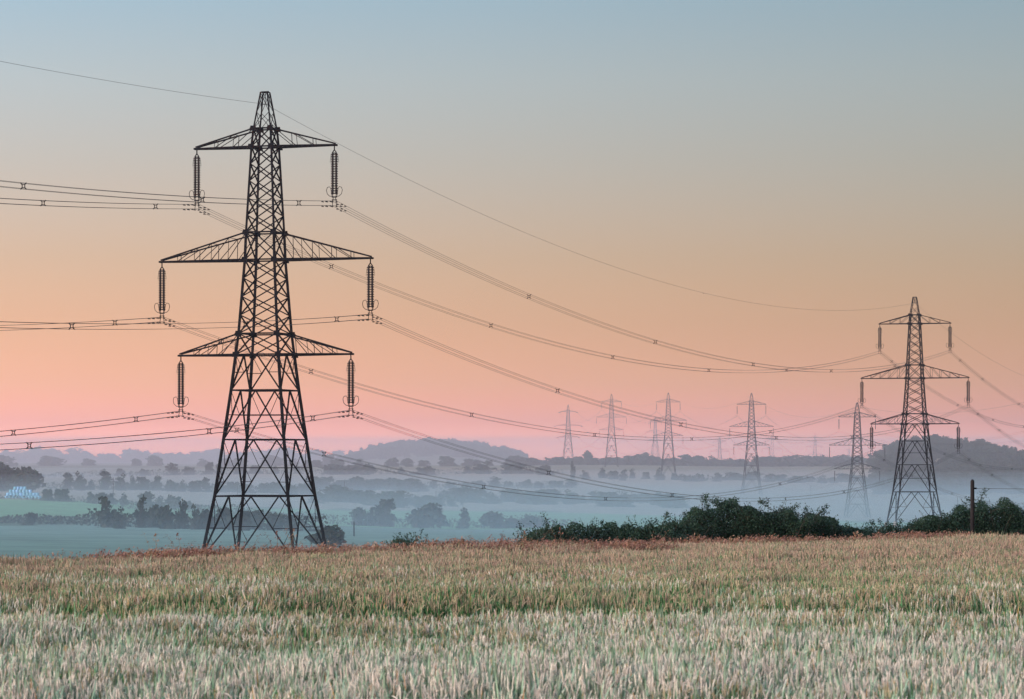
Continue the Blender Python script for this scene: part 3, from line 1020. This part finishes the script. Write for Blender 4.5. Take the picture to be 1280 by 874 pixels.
# ------------------------------------------------------------------ hawthorn hedge behind the field edge
def hawthorn(px, d, top_px, wpx, label, seed, nl=5200, sprigs=60):
    rg = np.random.default_rng(seed)
    p = pos(px, d, 0.1)
    h = EYE + (HOR - top_px) / F * d - p.z
    wd = wpx * d / F
    root = empty('hawthorn_bush', p)
    tag(root, label, 'bush', 'hawthorn bushes behind the field edge')
    st = MB(); leaves = []
    nst = int(10 + wd * 3)
    for s in range(nst):
        x0 = rg.uniform(-0.42, 0.42) * wd; y0 = rg.normal(0, 0.25)
        rel = x0 / wd / 0.5
        hh = h * (1 - 0.4 * abs(rel) ** 2.2) * rg.uniform(0.66, 0.95)
        lean = rg.normal(0, 0.16, 2)
        q = [Vector((x0 * 0.8, y0, -0.1))]
        for k in range(1, 5):
            t = k / 4
            q.append(Vector((x0 + lean[0] * hh * t * t + rg.normal(0, 0.03), y0 + lean[1] * hh * t * t, hh * t * 0.94)))
        st.tube(q, [0.03, 0.024, 0.016, 0.01, 0.004], 4, False)
        for b_ in range(7):
            t = rg.uniform(0.3, 1.0)
            i = min(3, int(t * 4)); o_ = q[i].lerp(q[i + 1], t * 4 - i)
            dr = Vector((rg.normal(0, 1), rg.normal(0, 0.8), rg.uniform(-0.1, 1.0))).normalized()
            ln = rg.uniform(0.25, 0.6) * (1.15 - 0.45 * t)
            e = o_ + dr * ln; md = o_.lerp(e, 0.5) + Vector((0, 0, 0.03))
            st.tube([o_, md, e], [0.009, 0.006, 0.002], 3, False)
            k = max(8, int(nl / nst / 7))
            tt = rg.uniform(0.05, 1.05, (k, 1)) ** 0.8
            c = np.array(o_) * (1 - tt) + np.array(e) * tt + rg.normal(0, 0.055, (k, 3)) * (1.2 - 0.6 * tt)
            leaves.append(c)
    for s in range(sprigs):      # longer shoots standing out of the outline
        x0 = rg.uniform(-0.5, 0.5) * wd
        hh = h * (1 - 0.45 * abs(2 * x0 / wd) ** 2.2) * rg.uniform(0.72, 0.95)
        o_ = Vector((x0, rg.normal(0, 0.2), hh * 0.8))
        e = o_ + Vector((rg.normal(0, 0.18), rg.normal(0, 0.12), rg.uniform(0.14, 0.38)))
        md = o_.lerp(e, 0.5) + Vector((rg.normal(0, .03), 0, 0.02))
        st.tube([o_, md, e], [0.008, 0.005, 0.002], 3, False)
        k = 20
        tt = rg.uniform(0.1, 1.0, (k, 1))
        leaves.append(np.array(o_) * (1 - tt) + np.array(e) * tt + rg.normal(0, 0.02, (k, 3)))
    k = int(nl * 3.0)            # leaves filling the body of the bush
    xf = rg.uniform(-0.55, 0.55, k) * wd
    env = h * (1 - 0.3 * np.abs(2 * xf / wd) ** 2.6) * (0.70 + 0.22 * value_noise(xf + 50, xf * 0 + seed, 0.28, seed))
    leaves.append(np.stack([xf, rg.normal(0, 0.28, k), env * rg.uniform(0.02, 1, k) ** 0.8], 1))
    c = np.concatenate(leaves)
    c[:, 2] = np.maximum(c[:, 2], 0.03)
    v, f = leaf_quads(c, 0.021, rg, 0.6, 0.5)
    obj('foliage', mesh('foliage', v, f, (M['leaf_hedge'],)), root)
    obj('stem', st.mesh('stem', (M['bark'],)), root)


HB = [(516, 66, 660, 56, 2200, 'small open hawthorn peeping alone over the red grass'),
      (668, 68, 658, 42, 2200, 'sparse hawthorn tip where the hedge begins'),
      (692, 70, 644, 60, 4200, 'low bushy hawthorn next to the sparse hedge tip'),
      (742, 71, 640, 70, 5200, 'mid-height hawthorn in the low stretch of hedge'),
      (806, 71, 640, 84, 6500, 'flat-topped hawthorn beside the big round bush'),
      (850, 72, 634, 60, 4500, 'hawthorn shoulder leaning on the big round bush'),
      (905, 73, 605, 100, 10500, 'tallest round hawthorn bush in the hedge'),
      (965, 73, 611, 90, 9500, 'broad hawthorn joined to the tallest round bush'),
      (1020, 74, 630, 90, 8500, 'sloping hawthorn falling away from the tallest bush'),
      (1075, 75, 651, 80, 6000, 'low hawthorn in the dip before the hedge pylon'),
      (1125, 76, 650, 80, 6000, 'low hawthorn under the hedge pylon feet'),
      (1172, 76, 630, 70, 7000, 'hawthorn with a long leaning shoot beside the dark post'),
      (1235, 77, 609, 90, 9500, 'tall dense hawthorn just past the dark post'),
      (1290, 78, 616, 90, 9000, 'hawthorn at the far end of the hedge past the post'),
      (1345, 79, 640, 90, 5000, 'last hawthorn running on past the field corner')]
for i, (px, d, t, wp, nl, lab) in enumerate(HB):
    hawthorn(px, d, t, wp * (1.4 if t > 635 else 1.15), lab, 100 + i, int(nl * 1.5))

# dark timber post with a wire, standing in the hedge
pp = pos(1215.5, 74.6, 0.3)
ph = EYE + (HOR - 602) / F * 74.6 - pp.z
root = tag(empty('fence_post', pp), 'dark timber post carrying one wire, standing in the hedge', 'post')
mb = MB(); mb.tube([(0, 0, 0), (0, 0, ph * .5), (0, 0, ph)], [0.052, 0.05, 0.046], 9)
obj('post', mb.mesh('post', (M['wood'],)), root)
mb = MB(); mb.tube([(0, 0, ph), (0, 0, ph + 0.02), (0, 0, ph + 0.05)], [0.05, 0.04, 0.02], 8); obj('cap', mb.mesh('cap', (M['wood'],)), root)
mb = MB(); mb.tube([(0.03, -0.05, ph - 0.16), (0.09, -0.05, ph - 0.16)], 0.02, 6); obj('staple', mb.mesh('staple', (M['steel'],)), root)
wr = MB(); wr.tube([(0.05 + 0.5 * k, 0.02 * k, ph - 0.16 + 0.0006 * (k - 6) ** 2 - 0.0216) for k in range(13)], 0.006, 4)
tag(link(bpy.data.objects.new('fence_wire', wr.mesh('fence_wire', (M['cable'],)))), 'thin wire stretched sideways from the dark timber post', 'wire').location = pp

# ------------------------------------------------------------------ wheat and field-edge grass
def wheat_mats(tagname, ear, blade):
    e_ = mat_simple(tagname + ' ear', ear[0], ear[1], 30.0, 0.75, rand=0.45, spec=0.2)
    lf = mat_simple(tagname + ' blade', blade[0], blade[1], 12.0, 0.5, rand=0.5, spec=0.4)
    stm = mat_simple(tagname + ' straw', (0.07, 0.16, 0.06), (0.15, 0.22, 0.09), 9.0, 0.6, rand=0.4)
    dry = mat_simple(tagname + ' dry blade', (0.50, 0.24, 0.08), (0.55, 0.36, 0.17), 9.0, 0.7, rand=0.4)
    return [e_, lf, stm, dry]


WMS = [wheat_mats('pallid', ((0.60, 0.51, 0.41), (0.75, 0.68, 0.58)), ((0.17, 0.30, 0.17), (0.38, 0.48, 0.34))),  # paler ears and blades, used mostly towards the camera
       wheat_mats('green', ((0.38, 0.31, 0.19), (0.50, 0.41, 0.27)), ((0.045, 0.19, 0.05), (0.16, 0.33, 0.12))),
       wheat_mats('ripe', ((0.42, 0.275, 0.19), (0.54, 0.39, 0.29)), ((0.10, 0.16, 0.08), (0.26, 0.26, 0.15)))]


def strip(V, Fc, MI, pts, w, side, m):
    b0 = len(V)
    n = len(pts)
    for i, p in enumerate(pts):
        wi = w * (1 - (i / (n - 1)) ** 2 * 0.9) / 2
        V.append(tuple(p - side * wi)); V.append(tuple(p + side * wi))
    for i in range(n - 1):
        Fc.append((b0 + 2 * i, b0 + 2 * i + 1, b0 + 2 * i + 3, b0 + 2 * i + 2)); MI.append(m)


def wheat_clump(seed, stems=10, rad=0.13, short=False, WM=None, blades=4):
    rg = random.Random(seed)
    V, Fc, MI = [], [], []
    for s in range(stems):
        a = rg.uniform(0, 6.283); r = rad * math.sqrt(rg.random())
        base = Vector((r * math.cos(a), r * math.sin(a), -0.02))
        H = rg.uniform(0.66, 0.80) if not short else rg.uniform(0.30, 0.5)
        da = rg.uniform(0, 6.283); dv = Vector((math.cos(da), math.sin(da), 0)); ln = rg.uniform(0.0, 0.09)
        top = base + dv * ln + Vector((0, 0, H))
        mid = base.lerp(top, 0.5) - dv * ln * 0.15
        sv = Vector((-dv.y, dv.x, 0))
        # stem: slim three-sided tube
        b0 = len(V)
        for p, rr in ((base, 0.0024), (mid, 0.002), (top, 0.0016)):
            for k in range(3):
                an = 2.094 * k
                V.append((p.x + rr * math.cos(an), p.y + rr * math.sin(an), p.z))
        for i in range(2):
            for k in range(3):
                k2 = (k + 1) % 3
                Fc.append((b0 + 3 * i + k, b0 + 3 * i + k2, b0 + 3 * i + 3 + k2, b0 + 3 * i + 3 + k)); MI.append(2)
        if not short:   # ear: knobbly four-sided spindle, nodding a little
            nod = rg.uniform(0.0, 0.3) if rg.random() < 0.85 else rg.uniform(0.4, 0.9); L_ = rg.uniform(0.075, 0.105)
            ax = [top + dv * (math.sin(nod * t) * L_ * t) + Vector((0, 0, math.cos(nod * t) * L_ * t)) for t in (0, .14, .28, .43, .57, .72, .87, 1)]
            rd = [0.0015, 0.0054, 0.0044, 0.0061, 0.0047, 0.0054, 0.0036, 0.001]
            b0 = len(V)
            for i, (p, rr) in enumerate(zip(ax, rd)):
                for k in range(4):
                    an = 1.5708 * k + 0.4 * (i % 2)
                    V.append(tuple(p + sv * (rr * math.cos(an)) + (dv * math.cos(nod) - Vector((0, 0, math.sin(nod)))) * (rr * math.sin(an))))
            for i in range(7):
                for k in range(4):
                    k2 = (k + 1) % 4
                    Fc.append((b0 + 4 * i + k, b0 + 4 * i + k2, b0 + 4 * i + 4 + k2, b0 + 4 * i + 4 + k)); MI.append(0)
        nb = blades
        for q in range(nb):   # blades
            an = rg.uniform(0, 6.283); ov = Vector((math.cos(an), math.sin(an), 0)); sd_ = Vector((-ov.y, ov.x, 0.2)).normalized()
            z = (0.66, 0.61, 0.64, 0.42)[q % 4] * rg.uniform(0.85, 1.08) if not short else rg.uniform(0.05, 0.3)
            o_ = base.lerp(top, min(1, z / H)); l_ = rg.uniform(0.13, 0.25); sp_ = rg.uniform(0.15, 0.9); up = rg.uniform(0.85, 1.3)
            pts = [o_ + ov * (l_ * t * (0.2 + 0.5 * t) * sp_) + Vector((0, 0, l_ * (up * t - 0.55 * t * t * sp_))) for t in (0, .35, .7, 1)]
            strip(V, Fc, MI, pts, rg.uniform(0.010, 0.016), sd_, 3 if rg.random() < 0.04 else 1)
    return mesh('wheat_clump', V, Fc, WM, False, MI)


RM = [mat_simple('rust red seed head', (0.29, 0.125, 0.085), (0.40, 0.215, 0.15), 25.0, 0.8, rand=0.5), mat_simple('tan grass stalk', (0.30, 0.19, 0.11), (0.36, 0.25, 0.15), 9.0, 0.8, rand=0.4),
      mat_simple('dull green grass', (0.07, 0.12, 0.06), (0.13, 0.17, 0.08), 9.0, 0.7, rand=0.4)]


def red_clump(seed, stems=10, rad=0.16, tall=1.0):
    rg = random.Random(seed); rn = np.random.default_rng(seed)
    V, Fc, MI = [], [], []
    for s in range(stems):
        a = rg.uniform(0, 6.283); r = rad * math.sqrt(rg.random())
        base = Vector((r * math.cos(a), r * math.sin(a), -0.03)); H = rg.uniform(0.62, 0.95) * tall
        da = rg.gauss(0.3, 1.2); dv = Vector((math.cos(da), math.sin(da), 0)); sv = Vector((-dv.y, dv.x, 0)); ln = rg.uniform(0.05, 0.3)
        pts = [base + dv * (ln * t ** 2.2) + Vector((0, 0, H * (t - 0.13 * t ** 4))) for t in (0, .3, .6, .8, .92, 1)]
        strip(V, Fc, MI, pts, 0.006, sv, 1); strip(V, Fc, MI, pts, 0.006, dv, 1)
        # loose drooping panicle
        for k in range(13):
            t = rg.uniform(0.68, 1.0); i = min(4, int(np.searchsorted((0, .3, .6, .8, .92, 1), t)) - 1)
            p = pts[i].lerp(pts[i + 1], rg.random()) + Vector(rn.normal(0, 0.018, 3))
            dr = (Vector(rn.normal(0, 0.6, 3)) + dv * 0.9 + Vector((0, 0, -0.1))).normalized()
            strip(V, Fc, MI, [p, p + dr * 0.022, p + dr * 0.045 + Vector((0, 0, -0.012))], 0.014, dr.cross(Vector((0.3, 0.2, 1))).normalized(), 0)
        for q in range(3):
            an = rg.uniform(0, 6.283); ov = Vector((math.cos(an), math.sin(an), 0)); l_ = rg.uniform(0.2, 0.45)
            p2_ = [base + ov * (l_ * t * t * 0.7) + Vector((0, 0, l_ * (1.3 * t - 0.5 * t * t))) for t in (0, .35, .7, 1)]
            strip(V, Fc, MI, p2_, 0.009, Vector((-ov.y, ov.x, 0)), 2)
    return mesh('red_clump', V, Fc, RM, False, MI)


def scatter_object(name, protos, P_, rot, scl, idx_, tilt):
    """one object whose points carry instanced clumps"""
    coll = bpy.data.collections.new(name + '_kinds')
    for k, me in enumerate(protos):
        coll.objects.link(bpy.data.objects.new('%s_kind_%02d' % (name, k), me))
    me = bpy.data.meshes.new(name)
    me.vertices.add(len(P_)); me.vertices.foreach_set('co', np.asarray(P_, np.float32).ravel())
    for an, ty, dat in (('turn', 'FLOAT_VECTOR', np.stack([tilt[:, 0], tilt[:, 1], rot], 1)), ('size', 'FLOAT_VECTOR', scl)):
        at_ = me.attributes.new(an, ty, 'POINT'); at_.data.foreach_set('vector', np.asarray(dat, np.float32).ravel())
    at_ = me.attributes.new('kind_index', 'INT', 'POINT'); at_.data.foreach_set('value', np.asarray(idx_, np.int32))
    o = obj(name, me)
    g = bpy.data.node_groups.new(name, 'GeometryNodeTree')
    g.interface.new_socket('Geometry', in_out='INPUT', socket_type='NodeSocketGeometry'); g.interface.new_socket('Geometry', in_out='OUTPUT', socket_type='NodeSocketGeometry')
    gi, go = g.nodes.new('NodeGroupInput'), g.nodes.new('NodeGroupOutput')
    ci = g.nodes.new('GeometryNodeCollectionInfo'); ci.inputs['Collection'].default_value = coll
    ci.inputs['Separate Children'].default_value = True; ci.inputs['Reset Children'].default_value = True
    ip = g.nodes.new('GeometryNodeInstanceOnPoints'); ip.inputs['Pick Instance'].default_value = True
    def na(nm, ty):
        q = g.nodes.new('GeometryNodeInputNamedAttribute'); q.data_type = ty; q.inputs['Name'].default_value = nm; return q.outputs['Attribute']
    k = g.links.new
    e2r = g.nodes.new('FunctionNodeEulerToRotation')
    k(na('turn', 'FLOAT_VECTOR'), e2r.inputs[0]); k(e2r.outputs[0], ip.inputs['Rotation'])
    k(na('size', 'FLOAT_VECTOR'), ip.inputs['Scale']); k(na('kind_index', 'INT'), ip.inputs['Instance Index'])
    k(gi.outputs[0], ip.inputs['Points']); k(ci.outputs[0], ip.inputs['Instance']); k(ip.outputs[0], go.inputs[0])
    mo = o.modifiers.new('scatter', 'NODES'); mo.node_group = g
    return o


# wheat: drilled evenly, with a tramline of lower green plants crossing at about 31 m; riper towards the field edge
NW = 46000
yy_ = np.sqrt(rng.uniform(12.5 ** 2, 72 ** 2, NW * 2)); xx_ = rng.uniform(-0.2, 0.2, NW * 2) * yy_ + rng.uniform(-0.5, 0.5, NW * 2)
keep = yy_ < edge_y(xx_) - 0.2 + rng.normal(0, 0.3, len(yy_))
xx_, yy_ = xx_[keep][:NW], yy_[keep][:NW]
nw = len(xx_)
tl = 31.5 + 0.05 * xx_ + 1.1 * (value_noise(xx_, yy_ * 0 + 3, 1.6, 3) - 0.5)
ntl = value_noise(xx_, yy_ * 0, 2.2, 9)
dip = np.exp(-((yy_ - tl) / 2.0) ** 4) * np.clip(0.55 + 0.75 * ntl, 0, 1)
hgt = (0.90 + 0.20 * value_noise(xx_, yy_, 2.3, 5) + 0.12 * value_noise(xx_, yy_, 0.6, 6)) * (1 - 0.5 * dip)
sc = np.stack([0.5 + 0.5 * hgt, 0.5 + 0.5 * hgt, hgt], 1)
big = value_noise(xx_, yy_, 3.1, 15)
ripe = np.clip((yy_ - 26) / 24 + 0.6 * (big - 0.5), 0, 1)
pallor = np.clip((41 - yy_) / 22 + 0.7 * (value_noise(xx_, yy_, 1.4, 16) - 0.5), 0, 1)  # share of the palest clumps, rising towards the camera
u1 = rng.random(nw)
kk = np.where(u1 < pallor, rng.integers(0, 6, nw), np.where(rng.random(nw) < ripe * 0.85, rng.integers(12, 18, nw), rng.integers(6, 12, nw)))
gr = rng.random(nw) < np.maximum(np.exp(-((yy_ - tl - 2.0) / 4.5) ** 2) * (0.35 + 0.5 * ntl), 1.2 * dip)
kk = np.where(gr, np.where(rng.random(nw) < np.clip(dip * 2.0 - 0.1, 0, 0.97), rng.integers(18, 21, nw), rng.integers(6, 12, nw)), kk)
PW = np.stack([xx_, yy_, ground(xx_, yy_)], 1)
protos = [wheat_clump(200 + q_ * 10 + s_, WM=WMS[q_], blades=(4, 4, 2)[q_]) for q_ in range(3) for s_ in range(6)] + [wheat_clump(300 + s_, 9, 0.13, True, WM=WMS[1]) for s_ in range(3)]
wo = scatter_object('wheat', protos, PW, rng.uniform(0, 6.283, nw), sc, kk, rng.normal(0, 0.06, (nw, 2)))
tag(wo, 'pale ripening wheat with grey-green dewy blades filling the foreground field', 'wheat', None, 'stuff')

# rust-red grass along the edge of the field
NR = 13000
xr = rng.uniform(-13.5, 16.5, NR); yr_ = edge_y(xr) - 1.2 + rng.normal(0, 1.9, NR)
hr = (0.98 + 0.32 * value_noise(xr, yr_, 1.1, 12) + 0.2 * rng.random(NR)) * np.interp(xr, [-9, 0, 10], [0.96, 0.955, 0.935])
hr = hr * np.clip(1.0 - 0.03 * np.clip(edge_y(xr) - yr_, 0, 9), 0.7, 1)
PR = np.stack([xr, yr_, ground(xr, yr_)], 1)
kr = rng.integers(0, 6, NR); tallm = (rng.random(NR) < 0.004) & (xr < 3.5); kr[tallm] = rng.integers(6, 8, int(tallm.sum()))
ro = scatter_object('red_grass', [red_clump(400 + s) for s in range(6)] + [red_clump(450 + s, 4, 0.12, 1.35) for s in range(2)], PR, rng.uniform(-0.7, 0.7, NR),
                    np.stack([hr, hr, hr], 1), kr, rng.normal(0, 0.1, (NR, 2)))
tag(ro, 'rust-red seeding grass in a ragged strip along the wheat field edge', 'grass', None, 'stuff')


# ------------------------------------------------------------------ air
def volume_box(name, x0, x1, y0, y1, z0, z1, dens, col, aniso):
    v = [(x, y, z) for z in (z0, z1) for x, y in ((x0, y0), (x1, y0), (x1, y1), (x0, y1))]
    f = [(3, 2, 1, 0), (4, 5, 6, 7), (0, 1, 5, 4), (1, 2, 6, 5), (2, 3, 7, 6), (3, 0, 4, 7)]
    m_ = bpy.data.materials.new(name); m_.use_nodes = True
    n_ = m_.node_tree.nodes; n_.clear()
    o_ = n_.new('ShaderNodeOutputMaterial'); pv = n_.new('ShaderNodeVolumePrincipled')
    pv.inputs['Color'].default_value = (*col, 1); pv.inputs['Density'].default_value = dens; pv.inputs['Anisotropy'].default_value = aniso
    m_.node_tree.links.new(pv.outputs[0], o_.inputs['Volume'])
    return tag(obj(name, mesh(name, v, f, (m_,))), kind='stuff')


GMIN = float(ZZ.min())
volume_box('haze', -6500, 6500, -150, 6250, GMIN - 2.0, EYE + 44, 0.85e-4, (1.0, 0.90, 1.0), 0.25)
volume_box('mist', -6300, 6300, 790, 6200, GMIN - 1.8, EYE + 43.5, 2.1e-4, (0.92, 0.88, 1.0), 0.25)      # air beyond the valley
volume_box('mist', -6250, 6250, 5010, 6180, GMIN - 1.6, EYE + 43.0, 3.5e-4, (1.0, 0.86, 0.92), 0.25)      # and beyond the wooded knoll
volume_box('mist', -6200, 6200, 110, 6160, GMIN - 1.4, EYE - 5, 3.0e-4, (0.66, 0.84, 1.0), 0.2)           # ground mist, thicker lower down
volume_box('mist', -6150, 6150, 113, 6150, GMIN - 1.2, EYE - 8.5, 3.0e-4, (0.62, 0.84, 1.0), 0.2)
volume_box('mist', -6100, 6100, 116, 6140, GMIN - 1.0, EYE - 12.5, 5.0e-4, (0.58, 0.84, 1.0), 0.2)
